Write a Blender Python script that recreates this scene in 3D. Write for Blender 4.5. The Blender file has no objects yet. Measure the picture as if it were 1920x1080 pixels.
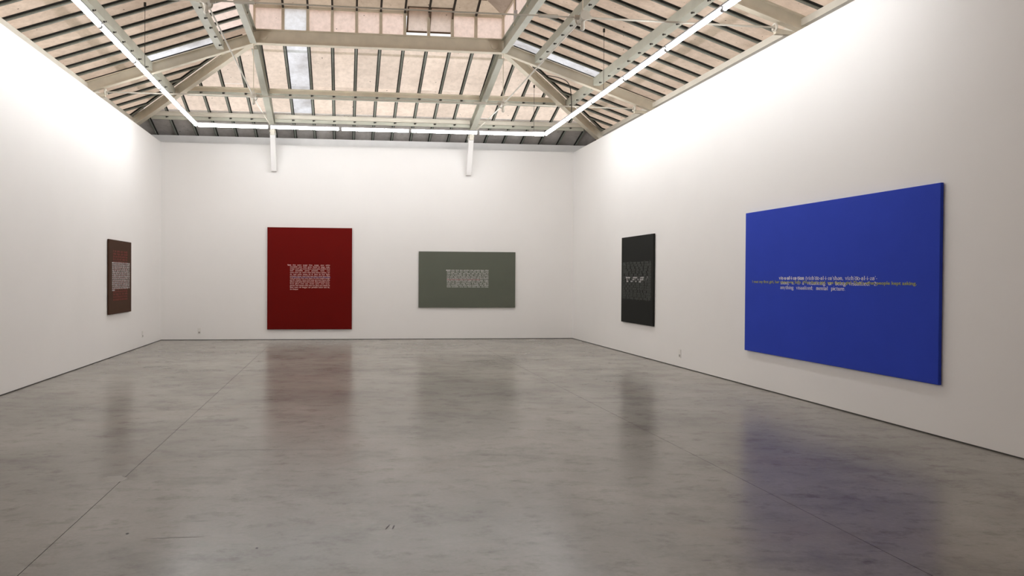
import bpy, math, random
from mathutils import Vector, Matrix
random.seed(7)
scene = bpy.context.scene
COL = scene.collection

# ------------------------------------------------------------------ camera
F, CX, CY = 1350.0, 791.5, 535.0
YAW, PITCH, ROLL = 0.1089, -0.0110, 0.0051
CAM = Vector((4.3758, -17.9605, 1.55))
fw = Vector((math.sin(YAW)*math.cos(PITCH), math.cos(YAW)*math.cos(PITCH), math.sin(PITCH)))
r0 = Vector((math.cos(YAW), -math.sin(YAW), 0)); u0 = r0.cross(fw)
rt = r0*math.cos(ROLL) + u0*math.sin(ROLL); up = u0*math.cos(ROLL) - r0*math.sin(ROLL)
cd = bpy.data.cameras.new('camera'); cam = bpy.data.objects.new('camera', cd); COL.objects.link(cam)
cd.sensor_fit = 'HORIZONTAL'; cd.sensor_width = 36.0; cd.lens = F/1920*36
cd.shift_x = (960-CX)/1920; cd.shift_y = (CY-540)/1920
cd.clip_start = 0.05; cd.clip_end = 200
M4 = Matrix((rt, up, -fw)).transposed().to_4x4(); M4.translation = CAM
cam.matrix_world = M4; scene.camera = cam

# ------------------------------------------------------------------ overcast sky, exposure
SKY = 1.25
wd = bpy.data.worlds.new('overcast'); scene.world = wd; wd.use_nodes = True
wd.node_tree.nodes['Background'].inputs[0].default_value = (0.97, 0.985, 1.0, 1)
wd.node_tree.nodes['Background'].inputs[1].default_value = SKY
LAMP = 56.0                       # radiance of the linear lights (built further down, one lamp each)
vs = scene.view_settings
vs.view_transform = 'Standard'; vs.look = 'None'; vs.exposure = 0.0; vs.gamma = 1.0; vs.use_curve_mapping = False

# ------------------------------------------------------------------ material helpers
def lin(c):
    return tuple(((v/255)/12.92 if v/255 <= 0.04045 else ((v/255+0.055)/1.055)**2.4) for v in c) + (1,)
def mat(name):
    m = bpy.data.materials.new(name); m.use_nodes = True
    nt = m.node_tree; return m, nt, nt.nodes, nt.links
def noise(N, L, scale, detail=4, vec=None, rough=0.55):
    n = N.new('ShaderNodeTexNoise'); n.inputs['Scale'].default_value = scale
    n.inputs['Detail'].default_value = detail; n.inputs['Roughness'].default_value = rough
    if vec is not None: L.new(vec, n.inputs['Vector'])
    return n
def ramp(N, L, src, stops):
    r = N.new('ShaderNodeValToRGB'); e = r.color_ramp.elements
    while len(e) < len(stops): e.new(0.5)
    for k, (p, c) in zip(e, stops): k.position = p; k.color = c
    L.new(src, r.inputs[0]); return r
def mixc(N, L, mode, fac, a, b):
    m = N.new('ShaderNodeMix'); m.data_type = 'RGBA'; m.blend_type = mode
    for s, v in ((0, fac), (6, a), (7, b)):
        if hasattr(v, 'is_output'): L.new(v, m.inputs[s])
        else: m.inputs[s].default_value = v
    return m.outputs[2]
def paint(name, rgb, rough=0.6, var=0.06, scale=3.0, metallic=0.0, bump=0.0):
    m, nt, N, L = mat(name); b = N['Principled BSDF']
    co = N.new('ShaderNodeTexCoord')
    n = noise(N, L, scale, 5, co.outputs['Object'])
    c = lin(rgb)
    lo = tuple(v*(1-var) for v in c[:3])+(1,); hi = tuple(min(1, v*(1+var)) for v in c[:3])+(1,)
    r = ramp(N, L, n.outputs['Fac'], [(0.3, lo), (0.7, hi)])
    L.new(r.outputs[0], b.inputs['Base Color'])
    b.inputs['Roughness'].default_value = rough; b.inputs['Metallic'].default_value = metallic
    if bump:
        n2 = noise(N, L, 60, 3, co.outputs['Object']); bp = N.new('ShaderNodeBump')
        bp.inputs['Strength'].default_value = bump; bp.inputs['Distance'].default_value = 0.002
        L.new(n2.outputs['Fac'], bp.inputs['Height']); L.new(bp.outputs[0], b.inputs['Normal'])
    return m
WHITE = paint('white_wall_paint', (244, 242, 240), 0.75, 0.012, 0.8, bump=0.15)
PLASTER = paint('old_grey_plaster', (240, 238, 236), 0.85, 0.06, 2.0)
STEEL = paint('grey_beige_steel_paint', (220, 210, 190), 0.5, 0.07, 4.0, bump=0.2)
STEELG = paint('grey_green_steel_paint', (184, 183, 169), 0.5, 0.07, 4.0, bump=0.2)
STEELW = paint('off_white_steel_paint', (214, 208, 195), 0.5, 0.05, 4.0)
BARM = paint('dull_bar_paint', (136, 140, 130), 0.55, 0.10, 9.0)
PUTTY = paint('black_putty', (34, 34, 30), 0.85, 0.2, 20.0)
DARK = paint('dark_iron', (48, 44, 38), 0.6, 0.15, 12.0)
BROWN = paint('brown_sash_paint', (96, 76, 58), 0.6, 0.10, 8.0)
ALU = paint('lamp_housing_paint', (188, 188, 190), 0.4, 0.03, 5.0)
BOARD = paint('dark_roof_boarding', (120, 110, 98), 0.8, 0.1, 3.0)
SHADE_SLAB = paint('added_shade_slab', (120, 120, 120), 0.7, 0.1, 3.0)  # for the added slab that shades the back eaves row
GAP = paint('dark_wall_base_gap', (62, 60, 56), 0.8, 0.15, 6.0)
PLASTIC = paint('white_plastic', (236, 234, 230), 0.35, 0.01, 3.0)
SLOT = paint('grey_socket_hole', (168, 163, 159), 0.6, 0.05, 3.0)

def glazing(name, rgb, dif, dirt, rnd=0.16):
    """translucent roof sheet: daylight comes through from the sky above"""
    m, nt, N, L = mat(name); N.remove(N['Principled BSDF']); out = N['Material Output']
    co = N.new('ShaderNodeTexCoord'); oi = N.new('ShaderNodeObjectInfo')
    add = N.new('ShaderNodeVectorMath'); add.operation = 'ADD'
    L.new(co.outputs['Object'], add.inputs[0])
    cmb = N.new('ShaderNodeCombineXYZ'); mm = N.new('ShaderNodeMath'); mm.operation = 'MULTIPLY'
    mm.inputs[1].default_value = 37; L.new(oi.outputs['Random'], mm.inputs[0])
    L.new(mm.outputs[0], cmb.inputs[2]); L.new(cmb.outputs[0], add.inputs[1]); v = add.outputs[0]
    n1 = noise(N, L, 1.3, 4, v); n2 = noise(N, L, 9.0, 6, v, 0.7); n3 = noise(N, L, 16.0, 2, v)
    c = lin(rgb)
    f1 = ramp(N, L, n1.outputs['Fac'], [(0.32, (1-dirt, 1-dirt*1.08, 1-dirt*1.15, 1)), (0.62, (1, 1, 1, 1))])
    f2 = ramp(N, L, n2.outputs['Fac'], [(0.25, (0.80, 0.79, 0.77, 1)), (0.6, (1, 1, 1, 1))])
    f3 = ramp(N, L, n3.outputs['Fac'], [(0.245, (0.12, 0.10, 0.08, 1)), (0.275, (1, 1, 1, 1))])
    f4 = ramp(N, L, oi.outputs['Random'], [(0.0, (1-rnd,)*3+(1,)), (1.0, (1, 1, 1, 1))])
    k = mixc(N, L, 'MULTIPLY', 1.0, f1.outputs[0], f2.outputs[0])
    k = mixc(N, L, 'MULTIPLY', 1.0, k, f3.outputs[0])
    k = mixc(N, L, 'MULTIPLY', 1.0, k, f4.outputs[0])
    tc = mixc(N, L, 'MULTIPLY', 1.0, k, c); dc = mixc(N, L, 'MULTIPLY', 1.0, k, lin(dif))
    t = N.new('ShaderNodeBsdfTranslucent'); d = N.new('ShaderNodeBsdfDiffuse'); a = N.new('ShaderNodeAddShader')
    L.new(tc, t.inputs[0]); L.new(dc, d.inputs[0]); L.new(t.outputs[0], a.inputs[0]); L.new(d.outputs[0], a.inputs[1])
    L.new(a.outputs[0], out.inputs[0]); return m
PANEL_E = glazing('roof_sheet_pale', (231, 211, 195), (128, 120, 110), 0.15)
PANEL_S = glazing('roof_sheet_dusty', (186, 164, 146), (150, 140, 128), 0.24)
PANEL_D = glazing('roof_sheet_dimmed', (132, 116, 104), (140, 130, 118), 0.24)  # unseen front sheets, darkened to dim the light on the near floor
DIM_STRIP = glazing('roof_dim_strip', (206, 210, 206), (130, 130, 126), 0.1, 0.0)  # grey of the shadow bands, for the added strips on the slopes
PANEL_G = glazing('roof_sheet_grey_shaded', (120, 114, 108), (206, 201, 197), 0.2)  # eaves row: shade from outside put into the sheet's grey
PANEL_C = glazing('roof_sheet_clearer', (232, 231, 234), (110, 110, 112), 0.38)
PANE = glazing('lantern_pane_pink', (242, 220, 209), (110, 100, 94), 0.05, 0.06)
PANE_C = glazing('lantern_pane_clear', (247, 247, 250), (60, 60, 64), 0.06, 0.0)
PANE_D = glazing('lantern_roof_sheet', (176, 156, 136), (120, 110, 100), 0.15)
PANE_S = glazing('sash_pane', (216, 198, 186), (120, 112, 106), 0.10, 0.05)

def lampmat(name):
    m, nt, N, L = mat(name); N.remove(N['Principled BSDF'])
    e = N.new('ShaderNodeEmission'); e.inputs[0].default_value = (0.975, 0.985, 0.995, 1); e.inputs[1].default_value = LAMP
    L.new(e.outputs[0], N['Material Output'].inputs[0]); return m
GLOW = lampmat('lit_diffuser')

def concrete():
    m, nt, N, L = mat('polished_concrete'); b = N['Principled BSDF']
    g = N.new('ShaderNodeNewGeometry'); mp = N.new('ShaderNodeMapping'); L.new(g.outputs['Position'], mp.inputs['Vector'])
    mp.inputs['Scale'].default_value = (1.0, 1.0, 1.0); P = mp.outputs[0]
    st = N.new('ShaderNodeMapping'); L.new(g.outputs['Position'], st.inputs['Vector'])
    st.inputs['Scale'].default_value = (0.8, 1.15, 1); st.inputs['Rotation'].default_value = (0, 0, 0.12); S = st.outputs[0]
    a = noise(N, L, 0.55, 5, P, 0.6); c = noise(N, L, 1.5, 8, S, 0.68); d = noise(N, L, 5.0, 7, S, 0.72); e = noise(N, L, 38, 3, P)
    ca = ramp(N, L, a.outputs['Fac'], [(0.32, lin((130, 127, 120))), (0.68, lin((158, 154, 147)))])
    cb = ramp(N, L, c.outputs['Fac'], [(0.30, (0.60, 0.59, 0.57, 1)), (0.48, (0.95, 0.95, 0.94, 1)), (0.78, (1.10, 1.10, 1.10, 1))])
    cc = ramp(N, L, d.outputs['Fac'], [(0.32, (0.66, 0.64, 0.61, 1)), (0.47, (1, 1, 1, 1)), (0.80, (1.05, 1.05, 1.05, 1))])
    ce = ramp(N, L, e.outputs['Fac'], [(0.3, (0.94, 0.94, 0.94, 1)), (0.7, (1.04, 1.04, 1.04, 1))])
    k = mixc(N, L, 'MULTIPLY', 1.0, ca.outputs[0], cb.outputs[0])
    k = mixc(N, L, 'MULTIPLY', 1.0, k, cc.outputs[0]); k = mixc(N, L, 'MULTIPLY', 1.0, k, ce.outputs[0])
    # rust and pink mineral blushes, dark scuffs
    h = noise(N, L, 0.9, 4, mp.outputs[0], 0.6); h.inputs['Distortion'].default_value = 0.8
    hr = ramp(N, L, h.outputs['Fac'], [(0.54, (0, 0, 0, 1)), (0.72, (0.35, 0.35, 0.35, 1))])
    k = mixc(N, L, 'MIX', hr.outputs[0], k, lin((142, 130, 120)))
    s2 = N.new('ShaderNodeMapping'); L.new(g.outputs['Position'], s2.inputs['Vector'])
    s2.inputs['Scale'].default_value = (1.1, 5.5, 1); s2.inputs['Rotation'].default_value = (0, 0, -0.25)
    sc = noise(N, L, 2.6, 6, s2.outputs[0], 0.75)
    sr = ramp(N, L, sc.outputs['Fac'], [(0.31, (0.6, 0.6, 0.6, 1)), (0.39, (0, 0, 0, 1))])
    k = mixc(N, L, 'MIX', sr.outputs[0], k, lin((92, 89, 84)))
    L.new(k, b.inputs['Base Color'])
    b.inputs['Roughness'].default_value = 0.24; b.inputs['Specular IOR Level'].default_value = 0.3
    bp = N.new('ShaderNodeBump'); bp.inputs['Strength'].default_value = 0.03; bp.inputs['Distance'].default_value = 0.002
    L.new(d.outputs['Fac'], bp.inputs['Height']); L.new(bp.outputs[0], b.inputs['Normal'])
    return m
CONC = concrete()

# ------------------------------------------------------------------ geometry helpers
def V(*a): return Vector(a)
class MB:
    def __init__(s): s.v = []; s.f = []; s.mi = []
    def add(s, vs, fs, mi=0):
        o = len(s.v); s.v += [tuple(p) for p in vs]; s.f += [tuple(i+o for i in f) for f in fs]; s.mi += [mi]*len(fs)
    def box(s, x0, x1, y0, y1, z0, z1, mi=0):
        s.add([(x0,y0,z0),(x1,y0,z0),(x1,y1,z0),(x0,y1,z0),(x0,y0,z1),(x1,y0,z1),(x1,y1,z1),(x0,y1,z1)],
              [(0,3,2,1),(4,5,6,7),(0,1,5,4),(1,2,6,5),(2,3,7,6),(3,0,4,7)], mi)
    def prof(s, p0, p1, pts, mi=0, upv=(0,0,1), cuts=None):
        """extrude the closed 2-D profile pts (side, up) from p0 to p1"""
        p0, p1 = Vector(p0), Vector(p1); d = (p1-p0).normalized(); sd = d.cross(Vector(upv)).normalized(); u = sd.cross(d)
        n = len(pts); a = [p0+sd*x+u*y for x, y in pts]; b = [p1+sd*x+u*y for x, y in pts]
        s.add(a+b, [(i, (i+1) % n, n+(i+1) % n, n+i) for i in range(n)]+[tuple(range(n))[::-1], tuple(range(n, 2*n))], mi)
    def rod(s, p0, p1, r, n=8, mi=0, r1=None):
        p0, p1 = Vector(p0), Vector(p1); d = p1-p0
        upv = (0,0,1) if abs(d.normalized().z) < 0.95 else (0,1,0)
        d.normalize(); sd = d.cross(Vector(upv)).normalized(); u = sd.cross(d); r1 = r if r1 is None else r1
        a = [p0+(sd*math.cos(t)+u*math.sin(t))*r for t in [2*math.pi*i/n for i in range(n)]]
        b = [p1+(sd*math.cos(t)+u*math.sin(t))*r1 for t in [2*math.pi*i/n for i in range(n)]]
        s.add(a+b, [(i, (i+1) % n, n+(i+1) % n, n+i) for i in range(n)]+[tuple(range(n))[::-1], tuple(range(n, 2*n))], mi)
    def ball(s, c, r, nu=10, nv=6, mi=0, sc=(1,1,1)):
        vs = []; fs = []
        for j in range(1, nv):
            t = math.pi*j/nv
            for i in range(nu):
                a = 2*math.pi*i/nu; vs.append((c[0]+r*sc[0]*math.sin(t)*math.cos(a), c[1]+r*sc[1]*math.sin(t)*math.sin(a), c[2]+r*sc[2]*math.cos(t)))
        vs += [(c[0],c[1],c[2]+r*sc[2]), (c[0],c[1],c[2]-r*sc[2])]; T = len(vs)-2
        for j in range(nv-2):
            for i in range(nu): fs.append((j*nu+i, (j+1)*nu+i, (j+1)*nu+(i+1) % nu, j*nu+(i+1) % nu))
        for i in range(nu):
            fs.append((T, i, (i+1) % nu)); fs.append((T+1, (nv-2)*nu+(i+1) % nu, (nv-2)*nu+i))
        s.add(vs, fs, mi)
    def ring(s, c, R, r, ax='y', nu=18, nv=6, mi=0):
        vs = []; fs = []
        for i in range(nu):
            a = 2*math.pi*i/nu
            for j in range(nv):
                b = 2*math.pi*j/nv; rr = R+r*math.cos(b); x, y, z = rr*math.cos(a), r*math.sin(b), rr*math.sin(a)
                if ax == 'x': x, y = y, x
                vs.append((c[0]+x, c[1]+y, c[2]+z))
        for i in range(nu):
            for j in range(nv): fs.append((i*nv+j, i*nv+(j+1) % nv, ((i+1) % nu)*nv+(j+1) % nv, ((i+1) % nu)*nv+j))
        s.add(vs, fs, mi)
    def build(s, name, mats, parent=None, loc=None, smooth=False):
        me = bpy.data.meshes.new(name)
        off = Vector(loc) if loc is not None else Vector((0,0,0))
        me.from_pydata([tuple(Vector(p)-off) for p in s.v], [], s.f)
        for m in (mats if isinstance(mats, (list, tuple)) else [mats]): me.materials.append(m)
        me.polygons.foreach_set('material_index', s.mi)
        if smooth: me.polygons.foreach_set('use_smooth', [True]*len(me.polygons))
        me.update(); o = bpy.data.objects.new(name, me); COL.objects.link(o); o.location = off
        if parent is not None:
            o.parent = parent; o.location = off - PL[parent.name]
        PL[o.name] = off if parent is None else off
        return o
PL = {}
def fixn(o):
    import bmesh
    b = bmesh.new(); b.from_mesh(o.data); bmesh.ops.recalc_face_normals(b, faces=b.faces); b.to_mesh(o.data); b.free(); return o
def bevel(o, w, seg=2):
    md = o.modifiers.new('bevel', 'BEVEL'); md.width = w; md.segments = seg; md.limit_method = 'ANGLE'; return o
def empty(name, loc):
    o = bpy.data.objects.new(name, None); COL.objects.link(o); o.location = loc; o.empty_display_size = 0.2; PL[o.name] = Vector(loc); return o
def tag(o, label, cat, group=None):
    o['label'] = label; o['category'] = cat
    if group: o['group'] = group
    return o
def struct(o, label=None, cat=None):
    o['kind'] = 'structure'
    if label: o['label'] = label
    if cat: o['category'] = cat
    return o
def ibeam(h, w, tw=0.012, tf=0.016):
    return [(-w/2,0),(w/2,0),(w/2,tf),(tw/2,tf),(tw/2,h-tf),(w/2,h-tf),(w/2,h),(-w/2,h),(-w/2,h-tf),(-tw/2,h-tf),(-tw/2,tf),(-w/2,tf)]
def channel(h, w, t=0.014, s=1):
    return [(-s*w/2,0),(s*w/2,0),(s*w/2,t),(-s*w/2+s*t,t),(-s*w/2+s*t,h-t),(s*w/2,h-t),(s*w/2,h),(-s*w/2,h)]

# ------------------------------------------------------------------ dimensions
W, H, YF = 10.232, 4.776, -20.6            # gallery partition walls: width, height, front end
XL, XR, YB = -0.78, 11.01, 0.37            # outer building walls behind the partitions
SL = 0.341                                 # roof pitch
Y1, Y2, ZA, XA, XB = -3.45, -8.38, 6.135, 2.60, 7.61
SP = 0.4838                                # spacing of the glazing bars
G = 0.275                                  # height of the sheets above the underside of the rafters
YR = -12.8                                 # sheets are built one by one back to here
def zL(x, off=0): return ZA+off-SL*(XA-x)
def zR(x, off=0): return ZA+off-SL*(x-XB)
def zE(y, off=0): return ZA+off-SL*(y-Y1)

# ------------------------------------------------------------------ floor: base and saw-cut slabs
m = MB(); m.box(XL, XR, YF, YB, -0.25, -0.012)
floor = struct(m.build('floor', CONC), 'polished grey concrete gallery floor with saw cut joints', 'floor')
xs = [XL, 2.71, 7.45, XR]; ys = [YF, -9.28, YB]; gj = 0.0020
for i in range(3):
    for j in range(2):
        m = MB(); m.box(xs[i]+(gj if i else 0), xs[i+1]-(gj if i < 2 else 0), ys[j]+(gj*0.6 if j else 0), ys[j+1]-(gj*0.6 if j == 0 else 0), -0.012, 0)
        m.mi = [1, 0, 1, 1, 1, 1]; m.build('slab', [CONC, GAP], floor)

# flat marks that the photograph shows on the slabs
STAIN_D = paint('black_scuff', (58, 55, 51), 0.7, 0.2, 30.0); STAIN_L = paint('pale_paint_smear', (153, 150, 143), 0.5, 0.05, 6.0); STAIN_G = paint('grey_scratch', (112, 108, 102), 0.5, 0.1, 9.0)
def mark(name, x, y, a, b, rz, material):
    m_ = MB(); n = 14; rg = random.Random(int(abs(x*97+y*31)))
    p = []
    for i in range(n):
        t = 2*math.pi*i/n; k = rg.uniform(0.82, 1.12); u, v = a*k*math.cos(t), b*k*math.sin(t)
        p.append((x+u*math.cos(rz)-v*math.sin(rz), y+u*math.sin(rz)+v*math.cos(rz)))
    m_.add([(q[0], q[1], 0.0) for q in p]+[(q[0], q[1], 0.0004) for q in p], [tuple(range(n, 2*n))]+[(i, (i+1) % n, n+(i+1) % n, n+i) for i in range(n)])
    m_.build(name, material, floor, loc=(x, y, 0))
mark('stain', 3.09, -13.48, 0.010, 0.016, 0, STAIN_D); mark('stain', 3.89, -13.79, 0.008, 0.012, 0, STAIN_D)
mark('scuff', 4.655, -13.51, 0.005, 0.045, -0.35, STAIN_D); mark('scuff', 4.69, -13.52, 0.005, 0.04, -0.25, STAIN_D)
mark('scuff', 4.66, -6.0, 0.05, 0.02, 0.1, STAIN_D)
mark('smear', 2.63, -12.27, 0.10, 0.10, 0.3, STAIN_L)
mark('scratch', 3.37, -13.575, 0.17, 0.008, 0.0, STAIN_G); mark('scratch', 3.75, -11.42, 0.66, 0.008, -0.05, STAIN_G)

# ------------------------------------------------------------------ walls
TH = 0.11
m = MB(); m.box(-TH, W+TH, 0, TH, 0.012, H); wb = struct(m.build('wall_back', WHITE), 'white painted back wall of the gallery', 'wall')
m = MB(); m.box(-TH, 0, YF, 0, 0.012, H); struct(m.build('wall_left', WHITE), 'white painted left wall of the gallery', 'wall')
m = MB(); m.box(W, W+TH, YF, 0, 0.012, H); struct(m.build('wall_right', WHITE), 'white painted right wall of the gallery', 'wall')
m = MB(); m.box(XL, XR, YF-0.2, YF, 0, 8.2); struct(m.build('wall_front', WHITE), 'white wall behind the camera', 'wall')
m = MB(); m.box(XL-0.2, XR+0.2, YB, YB+0.3, 0, 5.02); struct(m.build('wall_outer_back', PLASTER), 'old grey plastered building wall behind the back partition', 'wall')
m = MB(); m.box(XL-0.2, XL, YF, YB, 0, 4.96); struct(m.build('wall_outer_left', PLASTER), 'old plastered building wall behind the left partition', 'wall')
m = MB(); m.box(XR, XR+0.2, YF, YB, 0, 4.96); struct(m.build('wall_outer_right', PLASTER), 'old plastered building wall behind the right partition', 'wall')
for nm, b in (('shadow_gap_back', (0.004, W-0.004, -0.004, 0.05)), ('shadow_gap_left', (-0.05, 0.004, YF, 0)), ('shadow_gap_right', (W-0.004, W+0.05, YF, 0))):
    m = MB(); m.box(*b, 0.0, 0.0125); struct(m.build(nm, GAP), 'thin dark strip painted as the shadow gap at the foot of the wall', 'shadow gap')  # dark strip stands in for the shade in the wall-foot gap

# ------------------------------------------------------------------ roof sheets and glazing bars
def clip(poly, nx, ny, c):
    out = []
    for i in range(len(poly)):
        a, b = poly[i], poly[(i+1) % len(poly)]; da = nx*a[0]+ny*a[1]-c; db = nx*b[0]+ny*b[1]-c
        if da >= 0: out.append(a)
        if (da >= 0) != (db >= 0):
            t = da/(da-db); out.append((a[0]+(b[0]-a[0])*t, a[1]+(b[1]-a[1])*t))
    return out
EL, ER, EB = XL-0.15, XR+0.15, YB+0.25     # eaves
m = MB()                                    # roof beyond the frame, towards and behind the camera
for x0, x1, z in ((EL, XA, zL), (XB, ER, zR)):
    m.add([(x0, YF-0.2, z(x0, G)), (x1, YF-0.2, z(x1, G)), (x1, YR, z(x1, G)), (x0, YR, z(x0, G))], [(0,1,2,3)])
LZ0, LZ1 = 6.40, 6.885                      # lantern glazing from sill to eaves
LP = 0.36                                   # lantern roof pitch
xm = (XA+XB)/2; zr = LZ1+LP*(xm-XA)
m.add([(XA, YF-0.2, LZ1), (xm, YF-0.2, zr), (xm, Y1-(xm-XA), zr), (XA, Y1, LZ1), (XB, YF-0.2, LZ1), (XB, Y1, LZ1)], [(0,1,2,3), (1,4,5,2)], 1)
ceiling = struct(m.build('ceiling', [PANEL_D, PANEL_D]), 'pitched roof of dusty translucent sheets between dark bars', 'ceiling')
def sheet(name, poly, zf, material):
    if len(poly) < 3: return
    ar = abs(sum(poly[i][0]*poly[(i+1) % len(poly)][1]-poly[(i+1) % len(poly)][0]*poly[i][1] for i in range(len(poly))))/2
    if ar < 0.004: return
    c = V(sum(p[0] for p in poly)/len(poly), sum(p[1] for p in poly)/len(poly), 0); c.z = zf(c)
    mm = MB(); mm.add([(p[0], p[1], zf(p)) for p in poly], [tuple(range(len(poly)))])
    return mm.build(name, material, ceiling, loc=c)
EX = [5.103+SP*k for k in range(-13, 14)]
E_rows = [(Y1-0.02, -1.66), (-1.66, -0.60), (-0.60, EB)]
for k in range(len(EX)-1):
    for a, b in E_rows:
        p = [(max(EX[k], EL), a), (min(EX[k+1], ER), a), (min(EX[k+1], ER), b), (max(EX[k], EL), b)]
        if p[1][0] <= p[0][0]: continue
        p = clip(p, 1, 1, XA+Y1); p = clip(p, -1, 1, -XB+Y1)      # between the two hips
        if len(p) < 3: continue
        jz = random.uniform(0, 0.006)
        clear = abs((EX[k]+EX[k+1])/2-3.41) < 0.2
        sheet('roof_panel', p, lambda q, jz=jz: zE(q[1], G+jz), PANEL_C if clear and b < 0.1 else (PANEL_G if b > 0.1 else PANEL_E))
SY = [-3.85+SP*k for k in range(-20, 10)]
S_rows = {'L': [(EL, 0.58), (0.58, 1.96), (1.96, XA+0.02)], 'R': [(XB-0.02, 8.30), (8.30, 9.60), (9.60, ER)]}
for side in 'LR':
    for k in range(len(SY)-1):
        y0, y1 = max(SY[k], YR), min(SY[k+1], EB)
        if y1 <= y0+0.02: continue
        for a, b in S_rows[side]:
            p = [(a, y0), (b, y0), (b, y1), (a, y1)]
            p = clip(p, -1, -1, -(XA+Y1)) if side == 'L' else clip(p, 1, -1, XB-Y1)
            if len(p) < 3: continue
            jz = random.uniform(0, 0.006); zf = zL if side == 'L' else zR
            nearcurb = (side == 'L' and a > 1.9 and -5.6 < y0 < -4.2); slit = abs(y0+3.85) < 0.05 and ((side == 'L' and 0.5 < a < 1) or (side == 'R' and a < 9))
            sheet('roof_panel', p, lambda q, jz=jz, zf=zf: zf(q[0], G+jz), PANEL_C if slit else (PANE if nearcurb else PANEL_S))
barp = [(-0.019, 0), (0.019, 0), (0.019, 0.012), (0.006, 0.012), (0.006, 0.05), (-0.006, 0.05), (-0.006, 0.012), (-0.019, 0.012)]
putp = [(-0.036, 0.030), (0.036, 0.030), (0.036, 0.048), (-0.036, 0.048)]
def bar(p0, p1):
    c = (Vector(p0)+Vector(p1))/2
    mm = MB(); mm.prof(p0, p1, barp, 0); mm.prof(p0, p1, putp, 1)
    return fixn(mm.build('glazing_bar', [BARM, PUTTY], ceiling, loc=c))
for x in EX:
    if x <= EL+0.05 or x >= ER-0.05: continue
    yt = max(Y1+0.09, Y1+(XA-x)+0.13, Y1+(x-XB)+0.13)
    if yt < EB-0.15: bar((x, yt, zE(yt, 0.222)), (x, EB, zE(EB, 0.222)))
for y in SY:
    if y < YR or y > EB-0.1: continue
    xt = min(XA-0.08, XA-(y-Y1)-0.13)
    if xt > EL+0.15: bar((EL, y, zL(EL, 0.222)), (xt, y, zL(xt, 0.222)))
    xt = max(XB+0.08, XB+(y-Y1)+0.13)
    if xt < ER-0.15: bar((xt, y, zR(xt, 0.222)), (ER, y, zR(ER, 0.222)))

for sx, x in ((-1, XA), (1, XB)):            # edge bars beside the hips, on the side slopes
    q0 = (x+sx*0.30, Y1+0.30-0.17); q1 = (x+sx*3.45, Y1+3.45-0.17); zf = zL if sx < 0 else zR
    bar((q0[0], q0[1], zf(q0[0], 0.222)), (q1[0], q1[1], zf(q1[0], 0.222)))
# outside on the sheets: added slab shading the eaves row, added strips dimming the slopes
def onroof(name, pts, th, material, label):
    mm = MB(); n = len(pts)
    mm.add([tuple(p) for p in pts]+[(p[0], p[1], p[2]+th) for p in pts], [tuple(range(n))[::-1], tuple(range(n, 2*n))]+[(i, (i+1) % n, n+(i+1) % n, n+i) for i in range(n)])
    return struct(mm.build(name, material), label, 'roofing')
o1 = G+0.012
onroof('trim_1', [(EL, -0.42, zE(-0.42, o1)), (ER, -0.42, zE(-0.42, o1)), (ER, EB, zE(EB, o1)), (EL, EB, zE(EB, o1))], 0.02, SHADE_SLAB, 'added grey slab shading the lowest roof sheets at the back')  # added to block the sky above the lowest sheets
def dim_strip(name, pts, label):
    mm = MB(); mm.add(pts, [tuple(range(len(pts)))]); return struct(mm.build(name, DIM_STRIP), label, 'roofing')  # added strip in place of a shadow band falling on the sheets
dim_strip('trim_2', [(0.01, YR, zL(0.01, o1)), (0.19, YR, zL(0.19, o1)), (0.19, -1.15, zL(0.19, o1)), (0.01, -0.95, zL(0.01, o1))], 'added grey strip dimming the roof sheets along the left slope')
dim_strip('trim_3', [(10.16, YR, zR(10.16, o1)), (10.33, YR, zR(10.33, o1)), (10.33, -1.0, zR(10.33, o1)), (10.16, -1.2, zR(10.16, o1))], 'added grey strip dimming the roof sheets along the right slope')
dim_strip('trim_4', [(2.1, -2.87, zE(-2.87, o1)), (8.1, -2.87, zE(-2.87, o1)), (8.1, -2.79, zE(-2.79, o1)), (2.1, -2.79, zE(-2.79, o1))], 'added narrow strip dimming the top of the back slope')

# ------------------------------------------------------------------ lantern end window
win = empty('window_1', (5.1, Y1, LZ0)); struct(win, 'row of pink lit lantern panes above the cross beam', 'window')
mx = [XA]+[5.103+SP*k for k in range(-4, 5)]+[XB]
yw = Y1+0.03
def part(name, mb, mats, parent, loc=None, **k): return fixn(mb.build(name, mats, parent, loc=loc, **k))
mm = MB(); mm.box(XA, XB, yw-0.03, yw+0.03, LZ0, LZ0+0.03); mm.box(XA, XB, yw-0.03, yw+0.03, LZ1-0.02, LZ1+0.035); part('window_frame', mm, STEEL, win, (5.1, yw, LZ0))
for x in mx:
    mm = MB(); mm.box(x-0.028, x+0.028, yw-0.045, yw+0.03, LZ0+0.03, LZ1-0.02); part('mullion', mm, STEEL, win, (x, yw, LZ0))
open_bays = (5, 6)
for i in range(len(mx)-1):
    if 5.55 < (mx[i]+mx[i+1])/2 < 6.6: continue
    mm = MB(); mm.add([(mx[i]+0.028, yw+0.012, LZ0+0.03), (mx[i+1]-0.028, yw+0.012, LZ0+0.03), (mx[i+1]-0.028, yw+0.012, LZ1-0.02), (mx[i]+0.028, yw+0.012, LZ1-0.02)], [(0,1,2,3)])
    mm.build('pane', PANE_C if 3.1 < mx[i] < 3.3 else PANE, win, loc=((mx[i]+mx[i+1])/2, yw, LZ0))
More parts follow.
